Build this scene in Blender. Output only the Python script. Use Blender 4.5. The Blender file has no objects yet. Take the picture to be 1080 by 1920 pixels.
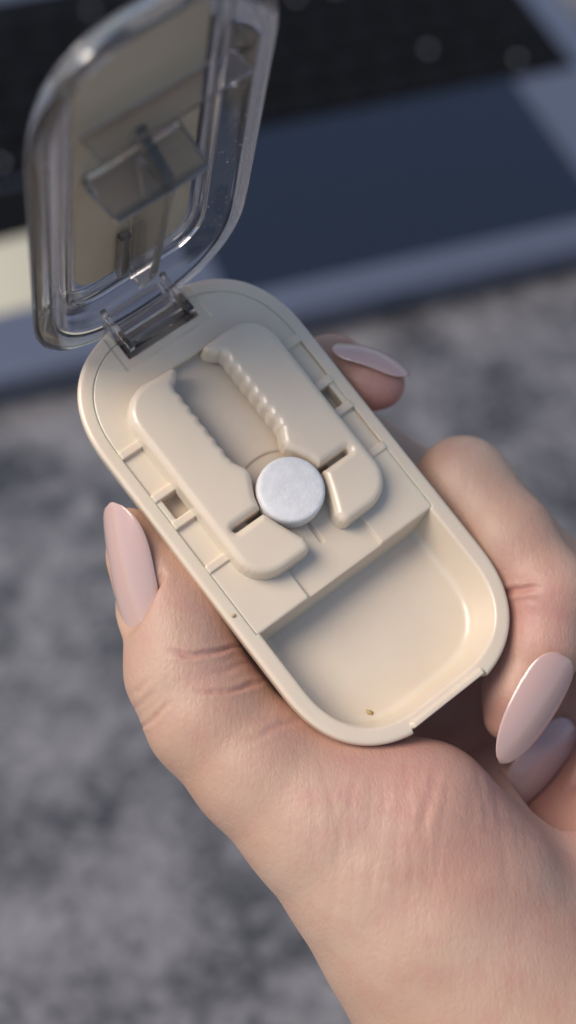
import bpy, bmesh, math, random
import numpy as np
from mathutils import Matrix, Vector, noise

random.seed(4); np.random.seed(4)
scene = bpy.context.scene
COL = scene.collection

# ------------------------------------------------------------------ camera
PITCH = math.radians(50.0)
CAM_H = 0.430
DIST = 273.28                     # camera to pill cutter, mm
cam_d = bpy.data.cameras.new("camera")
cam = bpy.data.objects.new("camera", cam_d)
COL.objects.link(cam)
cam.location = (0, 0, CAM_H)
cam.rotation_euler = (math.radians(90) - PITCH, 0, 0)
cam_d.sensor_width = 36.0
cam_d.lens = 3000.0 / 1920.0 * 36.0
cam_d.clip_start = 0.01
cam_d.clip_end = 500.0
cam_d.dof.use_dof = True
cam_d.dof.focus_distance = 0.267
cam_d.dof.aperture_fstop = 7.8
scene.camera = cam

# ------------------------------------------------------------------ light
SUN_DIR = Vector((-0.56, -0.12, 0.82)).normalized()     # towards the sun
elev = math.asin(SUN_DIR.z)
azim = math.atan2(SUN_DIR.x, SUN_DIR.y)
world = bpy.data.worlds.new("World"); scene.world = world
world.use_nodes = True
wn = world.node_tree.nodes; wl = world.node_tree.links
sky = wn.new("ShaderNodeTexSky"); sky.sky_type = 'NISHITA'; sky.sun_disc = False
sky.sun_elevation = elev; sky.sun_rotation = azim
wl.new(sky.outputs[0], wn["Background"].inputs[0])
wn["Background"].inputs[1].default_value = 0.080
sun_d = bpy.data.lights.new("sun", 'SUN'); sun = bpy.data.objects.new("sun", sun_d)
COL.objects.link(sun)
sun_d.energy = 2.0; sun_d.angle = math.radians(38); sun_d.color = (1.0, 0.90, 0.78)
sun.rotation_euler = SUN_DIR.to_track_quat('Z', 'Y').to_euler()
scene.view_settings.view_transform = 'Standard'
scene.view_settings.look = 'None'
scene.view_settings.exposure = 0.74
scene.cycles.max_bounces = 16
scene.cycles.transmission_bounces = 14
scene.cycles.sample_clamp_indirect = 4.0

# ------------------------------------------------------------------ frames
# photo frame (mm): x right, y up, z towards the camera, origin in the pill cutter
_f = np.array([0, math.cos(PITCH), -math.sin(PITCH)])
_u = np.array([0, math.sin(PITCH), math.cos(PITCH)])
org = np.array([0, 0, CAM_H]) + _f * DIST * 0.001
M_H = Matrix(((1, 0, 0, org[0]), (0, _u[1], -_f[1], org[1]), (0, _u[2], -_f[2], org[2]), (0, 0, 0, 1)))
RC = np.array([[0.77365552, -0.60961978, 0.17268717],
               [0.55103328, 0.78189365, 0.29155556],
               [-0.31276104, -0.13040719, 0.94083713]])     # case frame -> photo frame
TC = np.array([1.1666, 1.6136, 0.0])
M_C = M_H @ (Matrix.Translation(TC * 0.001) @ Matrix(RC.tolist()).to_4x4())
TH = math.radians(94.8)
M_LID = Matrix(((1, 0, 0, 0), (0, -math.cos(TH), -math.sin(TH), 0.04408),
                (0, math.sin(TH), -math.cos(TH), 0.002), (0, 0, 0, 1)))

def hp(px, py, z):
    k = (DIST - z) / 3000.0
    return np.array([(px - 540) * k, -(py - 960) * k, z])

# ------------------------------------------------------------------ materials
def mat(name, color, rough=0.5, **kw):
    m = bpy.data.materials.new(name); m.use_nodes = True
    b = m.node_tree.nodes["Principled BSDF"]
    b.inputs["Base Color"].default_value = (*color, 1)
    b.inputs["Roughness"].default_value = rough
    for k, v in kw.items():
        b.inputs[k.replace("_", " ")].default_value = v
    return m

def nodes(m):
    return m.node_tree.nodes, m.node_tree.links, m.node_tree.nodes["Principled BSDF"]

def add_bump(m, scale, strength, dist=0.0002, detail=4, src=None, stretch=None):
    n, l, b = nodes(m)
    tc = n.new("ShaderNodeTexCoord"); mp = n.new("ShaderNodeMapping")
    if stretch: mp.inputs["Scale"].default_value = stretch
    t = n.new("ShaderNodeTexNoise"); t.inputs["Scale"].default_value = scale; t.inputs["Detail"].default_value = detail
    bp = n.new("ShaderNodeBump"); bp.inputs["Strength"].default_value = strength; bp.inputs["Distance"].default_value = dist
    l.new(tc.outputs["Object"], mp.inputs[0]); l.new(mp.outputs[0], t.inputs["Vector"])
    l.new(t.outputs[0], bp.inputs["Height"])
    old = b.inputs["Normal"].links
    if old: l.new(old[0].from_socket, bp.inputs["Normal"])
    l.new(bp.outputs[0], b.inputs["Normal"])
    return t

def ramp_color(m, scale, c0, c1, p0=0.35, p1=0.65, detail=3, stretch=None):
    n, l, b = nodes(m)
    tc = n.new("ShaderNodeTexCoord"); mp = n.new("ShaderNodeMapping")
    if stretch: mp.inputs["Scale"].default_value = stretch
    t = n.new("ShaderNodeTexNoise"); t.inputs["Scale"].default_value = scale; t.inputs["Detail"].default_value = detail
    r = n.new("ShaderNodeValToRGB")
    r.color_ramp.elements[0].position = p0; r.color_ramp.elements[0].color = (*c0, 1)
    r.color_ramp.elements[1].position = p1; r.color_ramp.elements[1].color = (*c1, 1)
    l.new(tc.outputs["Object"], mp.inputs[0]); l.new(mp.outputs[0], t.inputs["Vector"])
    l.new(t.outputs[0], r.inputs[0]); l.new(r.outputs[0], b.inputs["Base Color"])
    return r

M = {}
M['beige'] = mat('beige_plastic', (0.60, 0.53, 0.43), 0.28, Subsurface_Weight=0.25, Subsurface_Scale=0.003, Coat_Weight=0.35, Coat_Roughness=0.10)
ramp_color(M['beige'], 90, (0.685, 0.570, 0.440), (0.715, 0.600, 0.467))
add_bump(M['beige'], 1500, 0.10, 0.00005, 3)
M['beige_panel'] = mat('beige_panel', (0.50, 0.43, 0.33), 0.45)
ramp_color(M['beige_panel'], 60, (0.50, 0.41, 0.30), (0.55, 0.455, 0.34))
M['smoke'] = mat('smoky_clear_plastic', (0.80, 0.79, 0.81), 0.04, Transmission_Weight=0.98, IOR=1.45)
add_bump(M['smoke'], 160, 0.06, 0.0002, 3)
M['smoke_mid'] = mat('smoky_mid_plastic', (0.66, 0.64, 0.61), 0.08, Transmission_Weight=0.93, IOR=1.45)
M['smoke_dark'] = mat('smoky_grey_plastic', (0.46, 0.43, 0.40), 0.10, Transmission_Weight=0.90, IOR=1.45)
M['steel'] = mat('blade_steel', (0.40, 0.40, 0.40), 0.35, Metallic=1.0)
M['brown'] = mat('brown_pin', (0.56, 0.42, 0.30), 0.4)
M['pill'] = mat('pill_chalk', (0.80, 0.80, 0.80), 0.75, Subsurface_Weight=0.05, Subsurface_Scale=0.001)
ramp_color(M['pill'], 500, (0.69, 0.665, 0.65), (0.76, 0.735, 0.72))
add_bump(M['pill'], 1800, 0.45, 0.00025, 4)
M['crumb'] = mat('ochre_crumb', (0.45, 0.33, 0.14), 0.7)

# ------------------------------------------------------------------ object helpers
def tag(o, label=None, cat=None, group=None, kind=None):
    if label: o["label"] = label
    if cat: o["category"] = cat
    if group: o["group"] = group
    if kind: o["kind"] = kind
    return o

def link(name, me, m, parent=None, matrix=None):
    o = bpy.data.objects.new(name, me); COL.objects.link(o)
    if m is not None and not me.materials: me.materials.append(m)
    if parent is not None: o.parent = parent
    if matrix is not None: o.matrix_local = matrix
    return o

def empty(name, matrix):
    o = bpy.data.objects.new(name, None); COL.objects.link(o); o.matrix_world = matrix
    o.empty_display_size = 0.01
    return o

def np_mesh(name, verts, quads, normals=None, scale=0.001):
    me = bpy.data.meshes.new(name)
    v = (verts * scale).astype(np.float32); q = quads.astype(np.int32)
    k = q.shape[1]
    me.vertices.add(len(v)); me.vertices.foreach_set("co", v.ravel())
    me.loops.add(q.size); me.loops.foreach_set("vertex_index", q.ravel())
    me.polygons.add(len(q))
    me.polygons.foreach_set("loop_start", np.arange(0, q.size, k, dtype=np.int32))
    me.polygons.foreach_set("loop_total", np.full(len(q), k, dtype=np.int32))
    me.update(calc_edges=True); me.validate()
    me.polygons.foreach_set("use_smooth", np.ones(len(me.polygons), dtype=bool))
    if normals is not None:
        me.normals_split_custom_set_from_vertices(normals.astype(np.float32))
    return me

def bm_mesh(name, bm, smooth=True, scale=0.001):
    me = bpy.data.meshes.new(name)
    bmesh.ops.recalc_face_normals(bm, faces=bm.faces[:])
    bmesh.ops.scale(bm, vec=(scale,) * 3, verts=bm.verts[:])
    bm.to_mesh(me); bm.free()
    if smooth:
        me.polygons.foreach_set("use_smooth", np.ones(len(me.polygons), dtype=bool))
    return me

def box(bm, lo, hi, bevel=0.0, seg=2, rot=None, center=None):
    lo = Vector(lo); hi = Vector(hi); c = (lo + hi) / 2; s = hi - lo
    t = bmesh.new()
    bmesh.ops.create_cube(t, size=1.0)
    bmesh.ops.scale(t, vec=s, verts=t.verts[:])
    if bevel > 0:
        bmesh.ops.bevel(t, geom=t.edges[:], offset=bevel, segments=seg, profile=0.5, affect='EDGES')
    if rot is not None:
        bmesh.ops.rotate(t, cent=(0, 0, 0), matrix=rot, verts=t.verts[:])
    bmesh.ops.translate(t, vec=c, verts=t.verts[:])
    tmp = bpy.data.meshes.new("tmp"); t.to_mesh(tmp); t.free()
    bm.from_mesh(tmp); bpy.data.meshes.remove(tmp)

def flat_box(name, lo, hi, bevel, m, parent, rot=None, seg=2):
    bm = bmesh.new(); box(bm, lo, hi, bevel, seg, rot)
    me = bm_mesh(name, bm, True)
    o = link(name, me, m, parent)
    md = o.modifiers.new("wn", 'WEIGHTED_NORMAL'); md.keep_sharp = True
    return o

# ------------------------------------------------------------------ distance-field modelling
def smin(a, b, k):
    h = np.clip(0.5 + 0.5 * (b - a) / k, 0, 1)
    return b * (1 - h) + a * h - k * h * (1 - h)

def smax(a, b, k): return -smin(-a, -b, k)

def rr2(x, y, hw, hl, r, n=2.4):
    qx = np.abs(x) - (hw - r); qy = np.abs(y) - (hl - r)
    mx = np.maximum(qx, 0); my = np.maximum(qy, 0)
    return (mx ** n + my ** n) ** (1.0 / n) + np.minimum(np.maximum(qx, qy), 0) - r

def box2(x, y, x0, x1, y0, y1):
    qx = np.abs(x - (x0 + x1) / 2) - (x1 - x0) / 2; qy = np.abs(y - (y0 + y1) / 2) - (y1 - y0) / 2
    return np.hypot(np.maximum(qx, 0), np.maximum(qy, 0)) + np.minimum(np.maximum(qx, qy), 0)

def poly2(x, y, P):
    P = np.asarray(P, float); P = P[np.linalg.norm(P - np.roll(P, 1, axis=0), axis=1) > 1e-4]; n = len(P)
    d = np.full(x.shape, 1e9); s = np.ones(x.shape)
    for i in range(n):
        a = P[i]; b = P[i - 1]; e = b - a
        wx = x - a[0]; wy = y - a[1]
        t = np.clip((wx * e[0] + wy * e[1]) / (e @ e), 0, 1)
        d = np.minimum(d, (wx - e[0] * t) ** 2 + (wy - e[1] * t) ** 2)
        c1 = y >= a[1]; c2 = y < b[1]; c3 = e[0] * wy > e[1] * wx
        flip = (c1 & c2 & c3) | (~c1 & ~c2 & ~c3)
        s = np.where(flip, -s, s)
    return s * np.sqrt(d)

def grid(lo, hi, h):
    ax = [np.arange(lo[i], hi[i] + h, h, dtype=np.float32) for i in range(3)]
    return np.meshgrid(*ax, indexing='ij', sparse=True), np.array(lo, float)

def surface_nets(d, org, h, newton=2):
    d = np.ascontiguousarray(d, dtype=np.float32)
    d[0] = d[-1] = np.maximum(d[0], 0.3) * 0 + 0.5; d[:, 0] = 0.5; d[:, -1] = 0.5; d[:, :, 0] = 0.5; d[:, :, -1] = 0.5
    neg = d < 0
    c = np.zeros(tuple(s - 1 for s in d.shape), np.uint8)
    for i in (0, 1):
        for j in (0, 1):
            for k in (0, 1):
                c += neg[i:d.shape[0] - 1 + i, j:d.shape[1] - 1 + j, k:d.shape[2] - 1 + k]
    I = np.argwhere((c > 0) & (c < 8)).astype(np.int32)
    idx = np.full(c.shape, -1, np.int32); idx[I[:, 0], I[:, 1], I[:, 2]] = np.arange(len(I))
    corners = [(i, j, k) for i in (0, 1) for j in (0, 1) for k in (0, 1)]
    val = {q: d[I[:, 0] + q[0], I[:, 1] + q[1], I[:, 2] + q[2]] for q in corners}
    acc = np.zeros((len(I), 3)); cnt = np.zeros(len(I))
    for q in corners:
        for a in range(3):
            if q[a] == 0:
                p = list(q); p[a] = 1; p = tuple(p)
                v0, v1 = val[q], val[p]; m = (v0 < 0) != (v1 < 0)
                t = np.where(m, v0 / np.where(m, v0 - v1, 1), 0)
                for b in range(3):
                    acc[:, b] += m * ((t if b == a else q[b]))
                cnt += m
    V = I + acc / cnt[:, None]
    Q = []
    for a in range(3):
        s0 = [slice(None)] * 3; s1 = [slice(None)] * 3
        s0[a] = slice(0, -1); s1[a] = slice(1, None)
        n0 = neg[tuple(s0)]; ch = np.argwhere(n0 != neg[tuple(s1)])
        b, e = [(1, 2), (2, 0), (0, 1)][a]
        ok = (ch[:, b] > 0) & (ch[:, e] > 0) & (ch[:, b] < d.shape[b] - 1) & (ch[:, e] < d.shape[e] - 1)
        ch = ch[ok]; st = n0[ch[:, 0], ch[:, 1], ch[:, 2]]
        def cell(db, de):
            t = ch.copy(); t[:, b] -= db; t[:, e] -= de
            return idx[t[:, 0], t[:, 1], t[:, 2]]
        q = np.stack([cell(1, 1), cell(0, 1), cell(0, 0), cell(1, 0)], 1)
        q[~st] = q[~st][:, ::-1]
        Q.append(q)
    Q = np.concatenate(Q); Q = Q[(Q >= 0).all(1)]
    def samp(v):
        f = np.clip(v, 0, np.array(d.shape) - 1.001); i = f.astype(np.int32); t = f - i
        r = 0
        for q in corners:
            w = np.ones(len(v))
            for a in range(3): w = w * (t[:, a] if q[a] else 1 - t[:, a])
            r = r + w * d[i[:, 0] + q[0], i[:, 1] + q[1], i[:, 2] + q[2]]
        return r
    def grad(v, e=0.6):
        g = np.zeros_like(v)
        for a in range(3):
            o = np.zeros(3); o[a] = e
            g[:, a] = (samp(v + o) - samp(v - o)) / (2 * e)
        return g
    for _ in range(newton):
        g = grad(V); s = samp(V)
        step = (s / np.maximum((g ** 2).sum(1), 1e-3 * h * h))[:, None] * g
        V = V - np.clip(step, -0.5, 0.5)
    g = grad(V, 0.8); N = g / np.maximum(np.linalg.norm(g, axis=1, keepdims=True), 1e-9)
    return V * h + org, Q, N

# ------------------------------------------------------------------ pill cutter
cutter = empty("pill_cutter", M_C)
tag(cutter, "beige plastic pill cutter with smoky clear lid open, held in the hand", "pill cutter")
W, LH, RR = 22.0, 43.5, 19.1

h = 0.22
(X, Y, Z), o3 = grid((-23.5, -45.2, -14.0), (23.5, 45.2, 1.6), h)
zz = np.maximum(-Z, 0)
d2 = rr2(X, Y, W, LH, RR)
outer = (d2 + 0.031 * zz * zz) / np.sqrt(1 + (0.062 * zz) ** 2)
body = smax(outer, Z, 0.9)
body = smax(body, -(Z + 12.8), 3.0)
latch = np.maximum(box2(X, Y, -8.2, 8.2, -60, -42.2), np.maximum(Z - 5, -(Z + 9.5)))
body = smax(body, -latch, 0.3)
lip = np.maximum(box2(X, Y, -7.7, 7.7, -42.35, -41.55) - 0.1, np.maximum(Z - 0.7, -(Z + 2.0)))
body = smin(body, lip, 0.5)
notch = np.maximum(box2(X, Y, -7.5, 7.5, 37.1, 60), -(Z + 4.0))
body = smax(body, -notch, 0.35)
seat = np.maximum(box2(X, Y, -8.9, 8.9, 35.7, 60) - 0.2, -(Z + 0.28))
body = smax(body, -seat, 0.3)
body = body.astype(np.float32)
# the insert plate with clamps' guides, set into the shell along a fine joint
ins = np.maximum(rr2(X, Y, 19.5, 41.0, 16.8), -(Y + 14.35) + 0.12 * Z)
insz = smax(np.maximum(rr2(X, Y, 19.5, 41.0, 16.8), -(Y + 15.2) + 0.12 * Z), -(Z + 11.0), 0.2)
tray2 = smax(rr2(X, Y, 18.95, LH - 3.25, 14.6) + 0.26 * zz, Y + 13.0, 0.3)
tray = smax(tray2, -(Z + 7.8), 1.5)
shell = smax(body, -tray, 0.55)
shell = smax(shell, -(smax(ins, -(Z + 7.3), 0.1) - 0.02), 0.06)
V, Q, N = surface_nets(shell, o3, h)
link("shell", np_mesh("shell", V, Q, N), M['beige'], cutter)

insert = smax(body + 0.015, insz + 0.02, 0.06)
step_draft = -(Y + 14.5) + 0.12 * Z
insert = smax(insert, step_draft, 0.4)
chan = np.maximum(box2(X, Y, -8.5, 8.5, 6.0, 31.4), -(Z + 2.2))
insert = smax(insert, -chan, 0.5)
pocket = np.maximum(np.maximum(np.hypot(X, Y - 1.6) - 8.8, -Y), -(Z + 2.6))
insert = smax(insert, -pocket, 0.5)
low = np.maximum(box2(X, Y, -8.3, 7.9, -20, 2), -(Z + 0.75))
insert = smax(insert, -low, 0.25)
groove = np.maximum(box2(X, Y, -0.45, 0.15, -8.2, -2), -(Z + 1.3))
insert = smax(insert, -groove, 0.25)
for s in (-1, 1):
    x0, x1 = sorted((s * 14.2, s * 19.6))
    for y0, y1 in ((15.1, 22.75), (-0.0 , 7.75)):
        p = np.maximum(box2(X, Y, x0, x1, y0, y1), -(Z + 0.55))
        insert = smax(insert, -p, 0.18)
    x0, x1 = sorted((s * 14.5, s * 18.4))
    win = np.maximum(box2(X, Y, x0, x1, 9.4, 13.5), -(Z + 3.2))
    insert = smax(insert, -win, 0.25)
    x0, x1 = sorted((s * 14.5, s * 19.6))
    for yb in (22.75, 13.5, 7.75, -1.6):
        bar = np.maximum(box2(X, Y, x0, x1, yb, yb + 1.62) + 0.1, np.abs(Z + 0.4) - 0.75)
        insert = smin(insert, bar - 0.05, 0.2)
V, Q, N = surface_nets(insert, o3, h)
link("insert_plate", np_mesh("insert_plate", V, Q, N), M['beige'], cutter)
del body, insert, shell, tray, ins, insz, outer

# two sliding clamps with scalloped jaws
def arc(cx, cy, r, a0, a1, n=8):
    return [(cx + r * math.cos(math.radians(a0 + (a1 - a0) * i / n)), cy + r * math.sin(math.radians(a0 + (a1 - a0) * i / n))) for i in range(n + 1)]
poly = [(4.6, -8.5)] + arc(9.5, -2.7, 5.8, -90, 0) + arc(9.3, 25.2, 6.0, 0, 90)
poly += [(5.0, 31.0)] + arc(3.9, 30.2, 0.75, 110, 235, 4) + [(4.35, 28.6)]
for i in range(57):
    y = 28.2 - i * 0.30
    poly.append((5.20 - 0.15 * math.cos(2 * math.pi * (y - 28.2) / 2.35) + 0.12, y))
poly += [(4.7, 10.4), (4.05, 9.2), (3.95, 8.2), (4.4, 7.2), (5.2, 5.8), (5.9, 4.4), (6.35, 2.8), (6.5, 2.25), (12.1, 2.25)]
poly += arc(12.1, 1.7, 0.55, 90, -90, 4) + [(6.6, 1.15), (6.2, 0.2), (5.4, -1.9), (4.3, -4.5), (3.5, -6.2), (3.55, -7.4), (3.9, -8.1)]
h = 0.16
for s in (1, -1):
    P = np.array(poly) * (s, 1)
    lo = (2.6, -9.2, -1.4) if s > 0 else (-16.0, -9.2, -1.4)
    hi = (16.0, 31.8, 4.2) if s > 0 else (-2.6, 31.8, 4.2)
    (X, Y, Z), o3 = grid(lo, hi, h)
    x2 = X[:, :, 0] + 0 * Y[:, :, 0]; y2 = Y[:, :, 0] + 0 * X[:, :, 0]
    p2 = poly2(x2, y2, P)[:, :, None]
    p2 = p2 + 0.30 - 0.05 * (3.55 - Z)             # a little draft
    r = 1.35
    q1 = p2 + r - 0.3; q2 = (Z - 3.55) + r
    top = np.hypot(np.maximum(q1, 0), np.maximum(q2, 0)) + np.minimum(np.maximum(q1, q2), 0) - r
    dd = smax(np.maximum(top, p2 - 0.30), -(Z + 0.9), 0.2)
    V, Q, N = surface_nets(dd, o3, h)
    link("pill_clamp", np_mesh("pill_clamp", V, Q, N), M['beige'], cutter)

# hinge pin across the notch
bm = bmesh.new()
bmesh.ops.create_cone(bm, cap_ends=True, segments=24, radius1=0.9, radius2=0.9, depth=15.2)
bmesh.ops.rotate(bm, cent=(0, 0, 0), matrix=Matrix.Rotation(math.pi / 2, 3, 'Y'), verts=bm.verts[:])
bmesh.ops.translate(bm, vec=(0, 39.6, -2.2), verts=bm.verts[:])
link("hinge_pin", bm_mesh("hinge_pin", bm), M['smoke_mid'], cutter)

# ------------------------------------------------------------------ lid
def rr_ring(hw, v0, v1, r, n=2.4, seg=24):
    hl = (v1 - v0) / 2; cy = (v0 + v1) / 2; r = min(r, hw - 0.01); out = []
    for sx, sy, rev in ((1, 1, 0), (-1, 1, 1), (-1, -1, 0), (1, -1, 1)):
        c = []
        for i in range(seg + 1):
            a = math.pi / 2 * i / seg
            cx = abs(math.cos(a)) ** (2 / n); sy_ = abs(math.sin(a)) ** (2 / n)
            c.append((sx * (hw - r + r * cx), cy + sy * (hl - r + r * sy_)))
        if rev: c.reverse()
        out += c
    return out

def loft(profile, hw, v0, v1, r, close=False, cap=True):
    """rings of a rounded rectangle; profile = (inset, height) pairs"""
    bm = bmesh.new(); rings = []
    for ins, zc in profile:
        rings.append([bm.verts.new((x, y, zc)) for x, y in rr_ring(hw - ins, v0 + ins, v1 - ins, max(r - ins, 1.2))])
    n = len(rings[0])
    pairs = list(zip(rings[:-1], rings[1:]))
    if close: pairs.append((rings[-1], rings[0]))
    for a, b in pairs:
        for i in range(n):
            bm.faces.new((a[i], a[(i + 1) % n], b[(i + 1) % n], b[i]))
    if cap and not close:
        bm.faces.new(rings[0]); bm.faces.new(rings[-1][::-1])
    bmesh.ops.remove_doubles(bm, verts=bm.verts[:], dist=0.004)
    return bm

LV0, LV1, LR = -6.5, 78.8, 21.9
prof = [(11.0, -4.2), (8.6, -4.15), (7.2, -3.8), (6.1, -3.0), (5.1, -1.9), (4.3, -0.9), (3.9, -0.35), (3.4, -0.05), (2.8, 0.05), (0.9, 0.05), (0.3, -0.1),
        (0.0, -0.5), (0.3, -0.95), (0.9, -1.7), (2.0, -3.0), (3.6, -4.6), (4.8, -5.4), (6.4, -5.9), (11.0, -6.1)]
lid = link("lid", bm_mesh("lid", loft(prof, 22.0, LV0, LV1, LR)), M['smoke'], cutter, M_LID)
lid["label"] = "smoky clear lid standing open"
# beige panel on the lid's floor
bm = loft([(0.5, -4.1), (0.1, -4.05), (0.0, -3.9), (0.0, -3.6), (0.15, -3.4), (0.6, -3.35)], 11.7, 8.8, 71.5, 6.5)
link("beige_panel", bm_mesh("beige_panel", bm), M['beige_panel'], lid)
# raised clear frame round the panel
bm = loft([(0.0, -4.1), (0.0, -2.2), (0.3, -1.8), (1.1, -1.8), (1.5, -2.2), (1.6, -4.1)], 14.6, 5.6, 74.5, 8.5, close=True)
link("clear_frame", bm_mesh("clear_frame", bm), M['smoke'], lid)
flat_box("cross_rib", (-10.8, 53.6, -3.3), (16.6, 54.5, 1.7), 0.2, M['smoke'], lid)
bm = bmesh.new()
pr = [(44.6, -3.3), (42.6, 4.4), (41.4, 4.4), (40.4, -3.3)]
va = [bm.verts.new((-10.3, a, b)) for a, b in pr]; vb = [bm.verts.new((7.4, a, b)) for a, b in pr]
bm.faces.new(va); bm.faces.new(vb[::-1])
for i in range(4):
    bm.faces.new((va[i], vb[i], vb[(i + 1) % 4], va[(i + 1) % 4]))
bmesh.ops.recalc_face_normals(bm, faces=bm.faces[:])
bmesh.ops.bevel(bm, geom=bm.edges[:], offset=0.4, segments=3, affect='EDGES')
link("blade_holder", bm_mesh("blade_holder", bm), M['smoke_mid'], lid).modifiers.new("wn", 'WEIGHTED_NORMAL')
flat_box("blade", (-10.0, 41.6, 4.38), (7.1, 41.9, 5.2), 0.05, M['steel'], lid)
bm = bmesh.new()
pts = [(48.0, -3.3), (43.4, 4.9), (40.2, 4.9), (12.0, 2.6), (5.5, 0.6), (4.5, -3.3)]
va = [bm.verts.new((-0.9, a, b)) for a, b in pts]; vb = [bm.verts.new((0.9, a, b)) for a, b in pts]
bm.faces.new(va); bm.faces.new(vb[::-1])
for i in range(len(pts)):
    bm.faces.new((va[i], vb[i], vb[(i + 1) % len(pts)], va[(i + 1) % len(pts)]))
bmesh.ops.recalc_face_normals(bm, faces=bm.faces[:])
bmesh.ops.bevel(bm, geom=bm.edges[:], offset=0.2, segments=2, affect='EDGES')
link("long_rib", bm_mesh("long_rib", bm, False), M['smoke_mid'], lid)
flat_box("rib_shade", (-3.6, 8.0, -3.3), (-1.4, 21.0, -1.6), 0.5, M['smoke_dark'], lid)  # dark bar put in for the long rib's shadow and refraction
# hinge arm: two cheeks, a slanting plate and a foot (written in lid coordinates)
bm = bmesh.new()
for s in (-1, 1):
    box(bm, (s * 6.5 - 0.65, -7.2, -3.2), (s * 6.5 + 0.65, -1.0, 6.1), 0.35, 3)
box(bm, (-5.75, -3.4, 1.0), (5.75, -2.0, 4.4), 0.4, 3)
box(bm, (-5.75, -5.0, -3.4), (5.75, -3.5, 2.1), 0.4, 3)
me = bm_mesh("hinge_arm", bm)
hg = link("hinge_arm", me, M['smoke'], lid)
md = hg.modifiers.new("wn", 'WEIGHTED_NORMAL')

rd = np.random.RandomState(8); bm = bmesh.new()
for k in range(150):
    f = rd.uniform(0, 1); side = 1 if rd.uniform() < 0.8 else -1
    x = side * (15.6 + 5.0 * f); zc = -4.0 + 3.9 * max(0, f - 0.25) / 0.75
    m4 = Matrix.Translation((x, rd.uniform(4, 66), zc)) @ Matrix.Rotation(rd.uniform(0, 6), 4, 'Z')
    t = rd.uniform(0.03, 0.09) * (2.2 if rd.uniform() < 0.12 else 1)
    bmesh.ops.create_icosphere(bm, subdivisions=1, radius=t, matrix=m4)
dust = link("dust", bm_mesh("dust", bm), M['pill'], lid)
dust["kind"] = "stuff"

# ------------------------------------------------------------------ pill
bm = bmesh.new()
prof = [(0.0, 2.25), (3.0, 2.24), (5.0, 2.2), (5.4, 2.13), (5.66, 1.98), (5.82, 1.75), (5.88, 1.45), (5.9, 1.1), (5.9, -1.1), (5.85, -1.6), (5.6, -2.0), (5.0, -2.2), (0.0, -2.25)]
SEG = 72; rings = []
for r_, z_ in prof:
    if r_ == 0: rings.append([bm.verts.new((0, 0, z_))])
    else: rings.append([bm.verts.new((r_ * math.cos(2 * math.pi * i / SEG), r_ * math.sin(2 * math.pi * i / SEG), z_)) for i in range(SEG)])
for a, b in zip(rings[:-1], rings[1:]):
    for i in range(SEG):
        j = (i + 1) % SEG
        if len(a) == 1: bm.faces.new((a[0], b[i], b[j]))
        elif len(b) == 1: bm.faces.new((a[i], b[0], a[j]))
        else: bm.faces.new((a[i], b[i], b[j], a[j]))
pill = link("pill", bm_mesh("pill", bm), M['pill'])
pill.matrix_world = M_C @ Matrix.Translation((-0.0002, 0.0017, 0.00172))
tag(pill, "round white tablet clamped between the scalloped beige jaws", "pill")

# ------------------------------------------------------------------ hand
M['skin'] = mat('skin', (0.50, 0.30, 0.21), 0.50, Subsurface_Weight=0.15, Subsurface_Scale=0.003)
n_, l_, b_ = nodes(M['skin'])
b_.inputs["Subsurface Radius"].default_value = (1.0, 0.35, 0.2)
tc = n_.new("ShaderNodeTexCoord")
t1 = n_.new("ShaderNodeTexNoise"); t1.inputs["Scale"].default_value = 55; t1.inputs["Detail"].default_value = 5
r1 = n_.new("ShaderNodeValToRGB")
r1.color_ramp.elements[0].position = 0.33; r1.color_ramp.elements[0].color = (0.465, 0.275, 0.193, 1)
r1.color_ramp.elements[1].position = 0.68; r1.color_ramp.elements[1].color = (0.535, 0.358, 0.262, 1)
at = n_.new("ShaderNodeAttribute"); at.attribute_name = "flush"
mx = n_.new("ShaderNodeMix"); mx.data_type = 'RGBA'
mx.inputs[7].default_value = (0.48, 0.205, 0.175, 1)
l_.new(tc.outputs["Object"], t1.inputs["Vector"]); l_.new(t1.outputs[0], r1.inputs[0])
t2 = n_.new("ShaderNodeTexNoise"); t2.inputs["Scale"].default_value = 210; t2.inputs["Detail"].default_value = 6; t2.inputs["Roughness"].default_value = 0.65
r2 = n_.new("ShaderNodeMapRange"); r2.inputs[1].default_value = 0.48; r2.inputs[2].default_value = 0.75; r2.inputs[3].default_value = 0.0; r2.inputs[4].default_value = 0.34
ad = n_.new("ShaderNodeMath"); ad.operation = 'ADD'; ad.use_clamp = True
l_.new(tc.outputs["Object"], t2.inputs["Vector"]); l_.new(t2.outputs[0], r2.inputs[0]); l_.new(r2.outputs[0], ad.inputs[0]); l_.new(at.outputs["Fac"], ad.inputs[1])
l_.new(ad.outputs[0], mx.inputs[0]); l_.new(r1.outputs[0], mx.inputs[6]); l_.new(mx.outputs[2], b_.inputs["Base Color"])
add_bump(M['skin'], 260, 0.22, 0.0005, 5, stretch=(2.6, 0.55, 1.0))
add_bump(M['skin'], 1100, 0.35, 0.00018, 4)
vo = n_.new("ShaderNodeTexVoronoi"); vo.feature = 'DISTANCE_TO_EDGE'; vo.inputs["Scale"].default_value = 900
mpv = n_.new("ShaderNodeMapping"); mpv.inputs["Scale"].default_value = (1.5, 0.8, 1)
bv = n_.new("ShaderNodeBump"); bv.inputs["Strength"].default_value = 0.5; bv.inputs["Distance"].default_value = 0.00012
l_.new(tc.outputs["Object"], mpv.inputs[0]); l_.new(mpv.outputs[0], vo.inputs["Vector"]); l_.new(vo.outputs["Distance"], bv.inputs["Height"])
l_.new(b_.inputs["Normal"].links[0].from_socket, bv.inputs["Normal"]); l_.new(bv.outputs[0], b_.inputs["Normal"])

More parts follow.
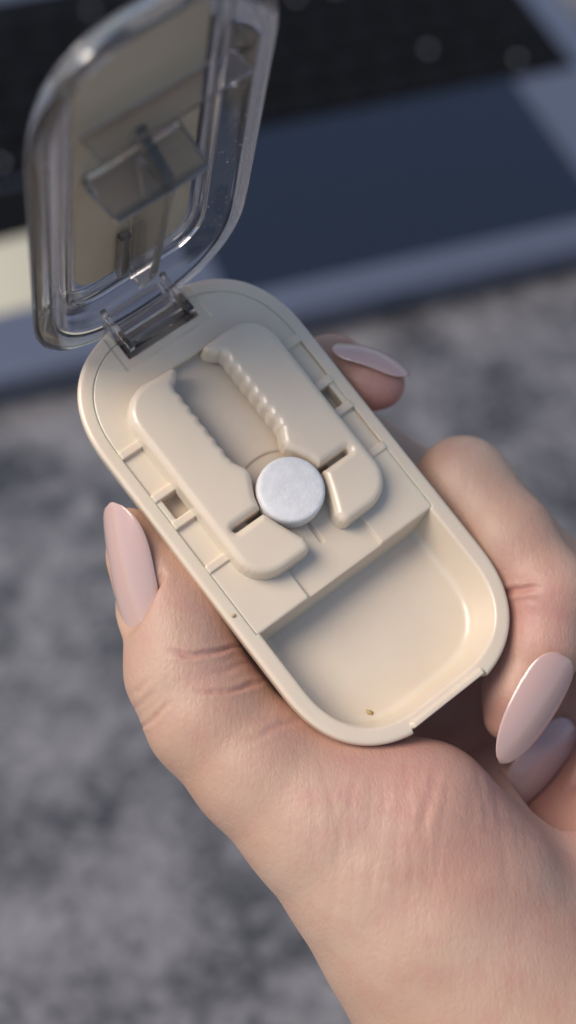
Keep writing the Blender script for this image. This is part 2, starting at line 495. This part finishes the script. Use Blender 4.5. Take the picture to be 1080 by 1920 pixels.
vo2 = n_.new("ShaderNodeTexVoronoi"); vo2.feature = 'DISTANCE_TO_EDGE'; vo2.inputs["Scale"].default_value = 360
mp2 = n_.new("ShaderNodeMapping"); mp2.inputs["Scale"].default_value = (1.9, 0.6, 1); mp2.inputs["Rotation"].default_value = (0, 0, 0.25)
nz = n_.new("ShaderNodeTexNoise"); nz.inputs["Scale"].default_value = 160; nz.inputs["Detail"].default_value = 3
vm = n_.new("ShaderNodeVectorMath"); vm.operation = 'MULTIPLY_ADD'; vm.inputs[1].default_value = (0.004, 0.004, 0.004)
mr = n_.new("ShaderNodeMapRange"); mr.inputs[1].default_value = 0.0; mr.inputs[2].default_value = 0.10; mr.interpolation_type = 'SMOOTHSTEP'
bw = n_.new("ShaderNodeBump"); bw.inputs["Strength"].default_value = 0.085; bw.inputs["Distance"].default_value = 0.00022
l_.new(tc.outputs["Object"], nz.inputs["Vector"]); l_.new(nz.outputs["Color"], vm.inputs[0]); l_.new(tc.outputs["Object"], vm.inputs[2])
l_.new(vm.outputs[0], mp2.inputs[0]); l_.new(mp2.outputs[0], vo2.inputs["Vector"]); l_.new(vo2.outputs["Distance"], mr.inputs[0]); l_.new(mr.outputs[0], bw.inputs["Height"])
l_.new(b_.inputs["Normal"].links[0].from_socket, bw.inputs["Normal"]); l_.new(bw.outputs[0], b_.inputs["Normal"])

def round_cone(X, Y, Z, a, b, ra, rb):
    ba = b - a; l2 = ba @ ba; rr = ra - rb; a2 = l2 - rr * rr; il2 = 1 / l2
    px, py, pz = X - a[0], Y - a[1], Z - a[2]
    y = px * ba[0] + py * ba[1] + pz * ba[2]; z = y - l2
    t0, t1, t2 = px * l2 - ba[0] * y, py * l2 - ba[1] * y, pz * l2 - ba[2] * y
    x2 = t0 * t0 + t1 * t1 + t2 * t2
    y2 = y * y * l2; z2 = z * z * l2
    k = np.sign(rr) * rr * rr * x2
    d = (np.sqrt(x2 * a2 * il2) + y * rr) * il2 - ra
    c1 = np.sign(z) * a2 * z2 > k; c2 = np.sign(y) * a2 * y2 < k
    d = np.where(c2 & ~c1, np.sqrt(np.maximum(x2 + y2, 0)) * il2 - ra, d)
    d = np.where(c1, np.sqrt(np.maximum(x2 + z2, 0)) * il2 - rb, d)
    return d

HLO, HHI, h = (-36.0, -158.0, -84.0), (100.0, 38.0, 34.0), 0.44
(X, Y, Z), o3 = grid(HLO, HHI, h)
AX = [X.ravel(), Y.ravel(), Z.ravel()]
D = np.full((len(AX[0]), len(AX[1]), len(AX[2])), 50.0, np.float32)

def add(field_fn, lo, hi, k, sub=False):
    sl = []
    for i in range(3):
        a = max(0, int((lo[i] - HLO[i]) / h) - 1); b = min(len(AX[i]), int((hi[i] - HLO[i]) / h) + 2)
        if b <= a: return
        sl.append(slice(a, b))
    f = field_fn(X[sl[0]], Y[:, sl[1]], Z[:, :, sl[2]])
    D[tuple(sl)] = (smax(D[tuple(sl)], -f, k) if sub else smin(D[tuple(sl)], f, k)).astype(np.float32)

def chain(st, k=3.0):
    """st: (px, py, z, radius in photo pixels)"""
    P = [(hp(a, b, c), r * (DIST - c) / 3000.0) for a, b, c, r in st]
    for (a, ra), (b, rb) in zip(P[:-1], P[1:]):
        m = max(ra, rb) + k + 6
        add(lambda x, y, z: round_cone(x, y, z, a, b, ra, rb), np.minimum(a, b) - m, np.maximum(a, b) + m, k)

thumb = [(243, 994, -2, 42), (268, 1045, -2, 64), (298, 1095, -2, 80), (324, 1145, -1, 91), (336, 1200, 0, 98), (348, 1258, 0, 111),
         (392, 1342, 1, 118), (482, 1438, 2, 125), (600, 1535, 2, 150), (720, 1630, 0, 190), (812, 1712, -2, 228), (1000, 1950, -5, 290), (1250, 2270, -8, 340)]
chain(thumb, 2.0)
chain([(560, 1470, 1, 95), (690, 1510, 2, 118), (790, 1535, 2, 135), (900, 1650, 0, 140)], 5.0)
# palm and heel of the hand, behind the pill cutter
chain([(458, 1290, -12, 102), (560, 1330, -32, 120), (720, 1330, -52, 150)], 4.0)
chain([(720, 1330, -52, 150), (1000, 1350, -60, 170)], 5.0)
chain([(900, 1640, -14, 170), (1010, 1500, -52, 170), (1180, 1330, -56, 170)], 6.0)
chain([(980, 1760, -10, 180), (1150, 1660, -14, 150), (1250, 1500, -30, 170)], 6.0)
# finger that bends round the case's right side
fa = [(1200, 1330, -40, 120), (1010, 1090, -30, 98), (868, 908, -17, 86), (952, 1010, -12, 86), (1028, 1112, -8, 81), (1014, 1205, -7, 76), (974, 1295, -6, 65), (952, 1345, -6, 45)]
chain(fa, 2.2)
# next finger, deeper in the shade
chain([(1260, 1480, -44, 110), (1210, 1230, -34, 92), (1115, 1345, -27, 84), (1035, 1445, -26, 68), (992, 1500, -26, 48)], 2.0)
# index finger behind the case, tip showing at the far edge
chain([(1150, 1240, -48, 110), (760, 930, -44, 95), (560, 770, -30, 82), (620, 697, -20, 66), (690, 714, -16, 52), (714, 720, -15, 45)], 2.2)

NAILS = [   # centre, axis to the tip, outward normal, half length, half width, cross radius, lengthwise bend, tip fullness
    (hp(222, 1066, 3.4), (-0.17, 0.985, 0.02), (-0.72, -0.04, 0.69), 11.2, 7.0, 7.5, 0.9, 1.5),
    (hp(1003, 1335, 3.0), (-0.50, -0.86, -0.05), (0.36, -0.16, 0.92), 10.6, 5.2, 8.6, 0.9, 1.0),
    (hp(1008, 1446, -19.6), (-0.62, -0.76, -0.05), (0.36, -0.16, 0.92), 11.0, 5.2, 8.4, 0.8, 1.0),
    (hp(704, 657, -12.5), (0.93, -0.37, 0.05), (0.17, 0.90, 0.37), 7.3, 5.0, 5.6, 1.7, 1.8)]
for c, a, n, L, w, Rc, bend, tip in NAILS:      # seat each nail in its bed
    a = np.array(a); a = a / np.linalg.norm(a); n = np.array(n); n = n - a * (n @ a); n = n / np.linalg.norm(n); t = np.cross(n, a)
    def bed(x, y, z):
        x, y, z = x - c[0], y - c[1], z - c[2]
        la = x * a[0] + y * a[1] + z * a[2]; lt = x * t[0] + y * t[1] + z * t[2]; ln = x * n[0] + y * n[1] + z * n[2]
        lt = np.where(lt > 0, lt * 0.25, lt) if L == 11.2 else lt
        q = np.sqrt(lt ** 2 + (ln + Rc) ** 2) - Rc + bend * (la / L) ** 2
        f = np.maximum(-(q + 0.40), (np.sqrt((la / L) ** 2 + (lt / w) ** 2) - 1.0) * w)
        return np.maximum(f, -(ln + 4.0))
    add(bed, c - 14, c + 14, 0.9, True)
for c, a, n, L, w, Rc, bend, tip in NAILS[:1]:      # skin fold round the base of the nail
    a = np.array(a); a = a / np.linalg.norm(a); n = np.array(n); n = n - a * (n @ a); n = n / np.linalg.norm(n); t = np.cross(n, a)
    ring = []
    for i in range(13):
        f = math.radians(-56 + 112 * i / 12); u = -math.cos(f) * 1.03; sw = math.sin(f) * w * 1.02
        ring.append(c + a * (u * L) + t * (Rc * math.sin(sw / Rc)) + n * (Rc * (math.cos(sw / Rc) - 1) - bend * u * u - 0.45 - 0.35 * abs(i - 6) / 6))
    for p0, p1 in zip(ring[:-1], ring[1:]):
        add(lambda x, y, z: round_cone(x, y, z, p0, p1, 0.56, 0.54), np.minimum(p0, p1) - 4, np.maximum(p0, p1) + 4, 1.7)
V, Q, N = surface_nets(D, o3, h)
# skin folds: shallow valleys across the surface
pxv = np.stack([540 + 3000 * V[:, 0] / (DIST - V[:, 2]), 960 - 3000 * V[:, 1] / (DIST - V[:, 2])], 1)
front = N[:, 2] > -0.1
disp = np.zeros(len(V)); red = np.zeros(len(V))
def crease(pts, depth, width, zmin=-12):
    P = np.array(pts, float); best = np.full(len(V), 1e9); tt = np.zeros(len(V))
    box_ = (pxv[:, 0] > P[:, 0].min() - 40) & (pxv[:, 0] < P[:, 0].max() + 40) & (pxv[:, 1] > P[:, 1].min() - 40) & (pxv[:, 1] < P[:, 1].max() + 40) & front & (V[:, 2] > zmin)
    ii = np.nonzero(box_)[0]; q = pxv[ii] + 1.3 * np.stack([np.sin(pxv[ii, 1] / 9.0 + P[0, 0]) + np.sin(pxv[ii, 0] / 5.3), np.sin(pxv[ii, 0] / 8.0 + P[0, 1]) + np.sin(pxv[ii, 1] / 4.7)], 1); b = np.full(len(ii), 1e9); tp = np.zeros(len(ii))
    L = np.concatenate([[0], np.cumsum(np.linalg.norm(np.diff(P, axis=0), axis=1))])
    for k in range(len(P) - 1):
        e = P[k + 1] - P[k]; t = np.clip(((q - P[k]) @ e) / (e @ e), 0, 1)
        dd = np.linalg.norm(q - P[k] - t[:, None] * e, axis=1)
        m = dd < b; b[m] = dd[m]; tp[m] = ((L[k] + t * np.linalg.norm(e)) / L[-1])[m]
    fade = np.minimum(1, np.minimum(tp, 1 - tp) * 4 + 0.15)
    red[ii] += np.minimum(0.28, 0.7 * depth) * fade * np.exp(-(b / (1.3 * width)) ** 2)
    disp[ii] -= depth * fade * (np.exp(-(b / width) ** 2) - 0.35 * np.exp(-((b - 2.2 * width) / (1.3 * width)) ** 2))
crease([(455, 1210), (425, 1217), (390, 1226), (350, 1228), (315, 1222)], 0.45, 4.2)
crease([(495, 1276), (455, 1290), (415, 1298), (370, 1296)], 0.40, 4.2)
crease([(470, 1240), (430, 1256), (395, 1262)], 0.15, 5)
crease([(575, 1352), (530, 1356), (490, 1380), (455, 1388)], 0.18, 6)
crease([(250, 1366), (275, 1357), (300, 1338), (322, 1312)], 0.25, 4)
crease([(244, 1302), (262, 1292), (284, 1268)], 0.12, 5)
crease([(243, 1330), (268, 1318), (296, 1290)], 0.10, 5)
crease([(925, 1120), (945, 1113), (965, 1107), (990, 1103), (1012, 1104)], 0.6, 5)
crease([(962, 1128), (985, 1124), (1010, 1126)], 0.15, 5)
crease([(965, 1090), (990, 1085), (1015, 1086)], 0.12, 5)
rs = np.random.RandomState(3)
for k in range(22):        # fine folds on the thenar
    x0 = 590 + 16 * k + rs.uniform(-14, 14); y0 = 1400 + rs.uniform(0, 90)
    ln = rs.uniform(120, 300); a = rs.uniform(1.35, 1.9); w = rs.uniform(5, 9)
    crease([(x0, y0), (x0 + ln * .5 * math.cos(a) + rs.uniform(-8, 8), y0 + ln * .5 * math.sin(a)), (x0 + ln * math.cos(a), y0 + ln * math.sin(a))], rs.uniform(.025, .075), w)
for k in range(16):
    x0 = 720 + rs.uniform(-80, 240); y0 = 1440 + rs.uniform(0, 280)
    ln = rs.uniform(100, 260); a = rs.uniform(0.15, 0.6)
    crease([(x0, y0), (x0 + ln * .5 * math.cos(a), y0 + ln * .5 * math.sin(a) + rs.uniform(-8, 8)), (x0 + ln * math.cos(a), y0 + ln * math.sin(a))], rs.uniform(.02, .06), 6)
V2 = V + N * disp[:, None]
me = np_mesh("hand", V2, Q)
fl = np.zeros(len(V2))
for (px, py, pz, r_, w_) in ((440, 1220, 4, 9, .35), (760, 1420, 10, 16, .45), (900, 1480, 0, 22, .5), (1010, 1150, 0, 10, .55), (720, 740, -15, 8, .9), (935, 1340, -4, 6, .5), (560, 1350, 6, 9, .3), (1060, 1500, -25, 30, .6), (380, 1130, 6, 8, .2)):
    dd = np.linalg.norm(V2 - hp(px, py, pz), axis=1); fl = np.maximum(fl, w_ * np.exp(-(dd / r_) ** 2))
fl = np.clip(fl + red, 0, 1)
if len(me.vertices) == len(fl):
    at_ = me.attributes.new("flush", 'FLOAT', 'POINT'); at_.data.foreach_set("value", fl.astype(np.float32))
hand = link("hand", me, M['skin'])
hand.matrix_world = M_H
tag(hand, "left hand with long pale pink nails gripping the pill cutter from below", "hand")

M['nail'] = mat('nail_polish', (0.54, 0.36, 0.32), 0.22, Subsurface_Weight=0.2, Subsurface_Scale=0.002, Coat_Weight=0.7, Coat_Roughness=0.06)
def nail(c, a, n, L, w, Rc, bend=0.5, tip=1.0, th=0.45):
    c = np.array(c, float); a = np.array(a, float); a /= np.linalg.norm(a)
    n = np.array(n, float); n -= a * (n @ a); n /= np.linalg.norm(n); t = np.cross(n, a)
    nu, ns = 28, 17; bm = bmesh.new(); G = []
    for side in (0, 1):
        rows = []
        for i in range(nu):
            u = -1 + 2 * i / (nu - 1)
            if u < -0.35: wu = 0.90 * (max(0, 1 - ((-0.35 - u) / 0.68) ** 2.6)) ** 0.5 + 0.04
            else: wu = 0.94 * (max(0, 1 - ((u + 0.35) / 1.352) ** (2.3 * tip))) ** 0.62 + 0.02
            row = []
            for j in range(ns):
                s = -1 + 2 * j / (ns - 1)
                ph = s * w * wu / Rc
                edge = (1 - s ** 6)
                p = c + a * (u * L) + t * (Rc * math.sin(ph)) + n * (Rc * (math.cos(ph) - 1) - bend * u * u - (0 if side == 0 else th * (0.25 + 0.75 * edge)))
                row.append(bm.verts.new(p))
            rows.append(row)
        G.append(rows)
    for i in range(nu - 1):
        for j in range(ns - 1):
            bm.faces.new((G[0][i][j], G[0][i + 1][j], G[0][i + 1][j + 1], G[0][i][j + 1]))
            bm.faces.new((G[1][i][j], G[1][i][j + 1], G[1][i + 1][j + 1], G[1][i + 1][j]))
    for i in range(nu - 1):
        for j in (0, ns - 1):
            bm.faces.new((G[0][i][j], G[0][i + 1][j], G[1][i + 1][j], G[1][i][j]))
    for j in range(ns - 1):
        for i in (0, nu - 1):
            bm.faces.new((G[0][i][j], G[0][i][j + 1], G[1][i][j + 1], G[1][i][j]))
    return link("fingernail", bm_mesh("fingernail", bm), M['nail'], hand)

for q in NAILS: nail(*q)

# ------------------------------------------------------------------ table top and laptop
TZ = -0.016
M['stone'] = mat('grey_stone', (0.2, 0.2, 0.2), 0.36, IOR=1.6)
n_, l_, b_ = nodes(M['stone'])
tc = n_.new("ShaderNodeTexCoord")
ta = n_.new("ShaderNodeTexNoise"); ta.inputs["Scale"].default_value = 140; ta.inputs["Detail"].default_value = 6; ta.inputs["Roughness"].default_value = 0.6; ta.inputs["Distortion"].default_value = 1.6
ra = n_.new("ShaderNodeValToRGB")
ra.color_ramp.elements[0].position = 0.40; ra.color_ramp.elements[0].color = (0.035, 0.035, 0.038, 1)
ra.color_ramp.elements[1].position = 0.60; ra.color_ramp.elements[1].color = (0.205, 0.195, 0.20, 1)
l_.new(tc.outputs["Object"], ta.inputs["Vector"]); tb = n_.new("ShaderNodeTexNoise"); tb.inputs["Scale"].default_value = 30; tb.inputs["Detail"].default_value = 3; tb.inputs["Distortion"].default_value = 0.5
mm = n_.new("ShaderNodeMath"); mm.operation = 'MULTIPLY_ADD'; mm.inputs[1].default_value = 0.55
ms = n_.new("ShaderNodeMath"); ms.operation = 'MULTIPLY'; ms.inputs[1].default_value = 0.45
l_.new(tc.outputs["Object"], tb.inputs["Vector"]); l_.new(tb.outputs[0], ms.inputs[0]); l_.new(ta.outputs[0], mm.inputs[0]); l_.new(ms.outputs[0], mm.inputs[2])
l_.new(mm.outputs[0], ra.inputs[0]); l_.new(ra.outputs[0], b_.inputs["Base Color"])
bm = bmesh.new()
bmesh.ops.create_grid(bm, x_segments=2, y_segments=2, size=1500.0)
table = link("tabletop", bm_mesh("tabletop", bm), M['stone'])
table.location = (0, 0.9, TZ)
tag(table, "mottled grey stone surface under the laptop", None, None, "structure")

M['silver'] = mat('silver_deck', (0.15, 0.165, 0.215), 0.28, Metallic=0.5)
M['black'] = mat('keyboard_black', (0.006, 0.006, 0.007), 0.6, Specular_IOR_Level=0.04)
M['key'] = mat('key_black', (0.006, 0.006, 0.007), 0.5, Specular_IOR_Level=0.05)
M['pad'] = mat('touchpad_dark_blue', (0.011, 0.015, 0.026), 0.25)
M['print'] = mat('glint_paint', (0.30, 0.30, 0.33), 0.5)
YAW = math.radians(18.5)
lap = empty("laptop", Matrix.Translation((-0.024, 0.471, TZ)) @ Matrix.Rotation(YAW, 4, 'Z'))
tag(lap, "out of focus laptop with black keys and dark blue touchpad on the stone surface", "laptop")
U0, U1, V0, V1 = -115.0, 215.0, -15.0, 250.0
bm = bmesh.new(); box(bm, (U0, V0, 2.0), (U1, V1, 16.0), 3.5, 4)
link("deck", bm_mesh("deck", bm), M['silver'], lap)
flat_box("touchpad", (0, 0, 15.0), (166, 100, 16.25), 0.4, M['pad'], lap)
flat_box("keyboard_well", (-98, 98, 15.0), (198, 236, 16.15), 0.3, M['black'], lap)
flat_box("dark_strip", (-112, 61, 15.0), (-28, 97, 16.12), 0.3, M['black'], lap)  # plain black strip added to darken the deck left of the touchpad
kbm = bmesh.new(); box(kbm, (-7.8, -7.8, 0), (7.8, 7.8, 1.9), 0.7, 2)
kme = bm_mesh("key", kbm); kme.materials.append(M['key'])
pbm = bmesh.new(); box(pbm, (-1.0, -1.5, 1.92), (1.0, 1.5, 1.99), 0)
pme = bm_mesh("key_glint", pbm, False); pme.materials.append(M['print'])
for rI in range(6):
    for cI in range(14):
        k = link("key", kme, None, lap)
        k.location = ((-87 + cI * 20 + (rI % 2) * 4) * .001, (110 + rI * 20) * .001, 0.0162)
        if random.random() < 0.14: link("key_glint", pme, None, k)  # pale legend-like marks paint the glints on a few keys
for fx, fy in ((U0 + 20, V0 + 20), (U1 - 20, V0 + 20), (U0 + 20, V1 - 20), (U1 - 20, V1 - 20)):
    flat_box("rubber_foot", (fx - 6, fy - 6, 0), (fx + 6, fy + 6, 2.3), 0.8, M['black'], lap)

# ------------------------------------------------------------------ crumbs
bm = bmesh.new(); bmesh.ops.create_icosphere(bm, subdivisions=2, radius=0.4)
for v in bm.verts: v.co *= 1 + 0.5 * noise.noise(v.co * 3)
bmesh.ops.scale(bm, vec=(1.0, 1.6, 0.7), verts=bm.verts[:])
cme = bm_mesh("crumb", bm); cme.materials.append(M['crumb'])
c1 = link("crumb", cme, None); c1.matrix_world = M_C @ Matrix.Translation((-0.0100, -0.0358, -0.0076)) @ Matrix.Rotation(0.6, 4, 'Z')
tag(c1, "tiny ochre crumb lying on the floor of the pill tray", "crumb", "crumbs on the pill cutter")
c2 = link("crumb", cme, None); c2.matrix_world = M_C @ Matrix.Translation((-0.0207, -0.0095, 0.0002)) @ Matrix.Rotation(1.6, 4, 'Z')
c2.scale = (0.6, 0.6, 0.6)
tag(c2, "smaller ochre crumb stuck on the case rim beside the thumb", "crumb", "crumbs on the pill cutter")
M['patch'] = mat('cream_patch', (0.50, 0.46, 0.35), 0.6)
bm = bmesh.new(); box(bm, (-26, -21, 0), (26, 21, 0.5), 0.12, 2)  # thin cream slab added for the warm patch on the left palm rest
patch = link("palm_rest_patch", bm_mesh("palm_rest_patch", bm), M['patch'])
patch.matrix_world = lap.matrix_world @ Matrix.Translation((-0.088, 0.040, 0.01605)) @ Matrix.Rotation(0.05, 4, 'Z')
tag(patch, "blurred cream paper card lying on the laptop's palm rest behind the clear lid", "patch")
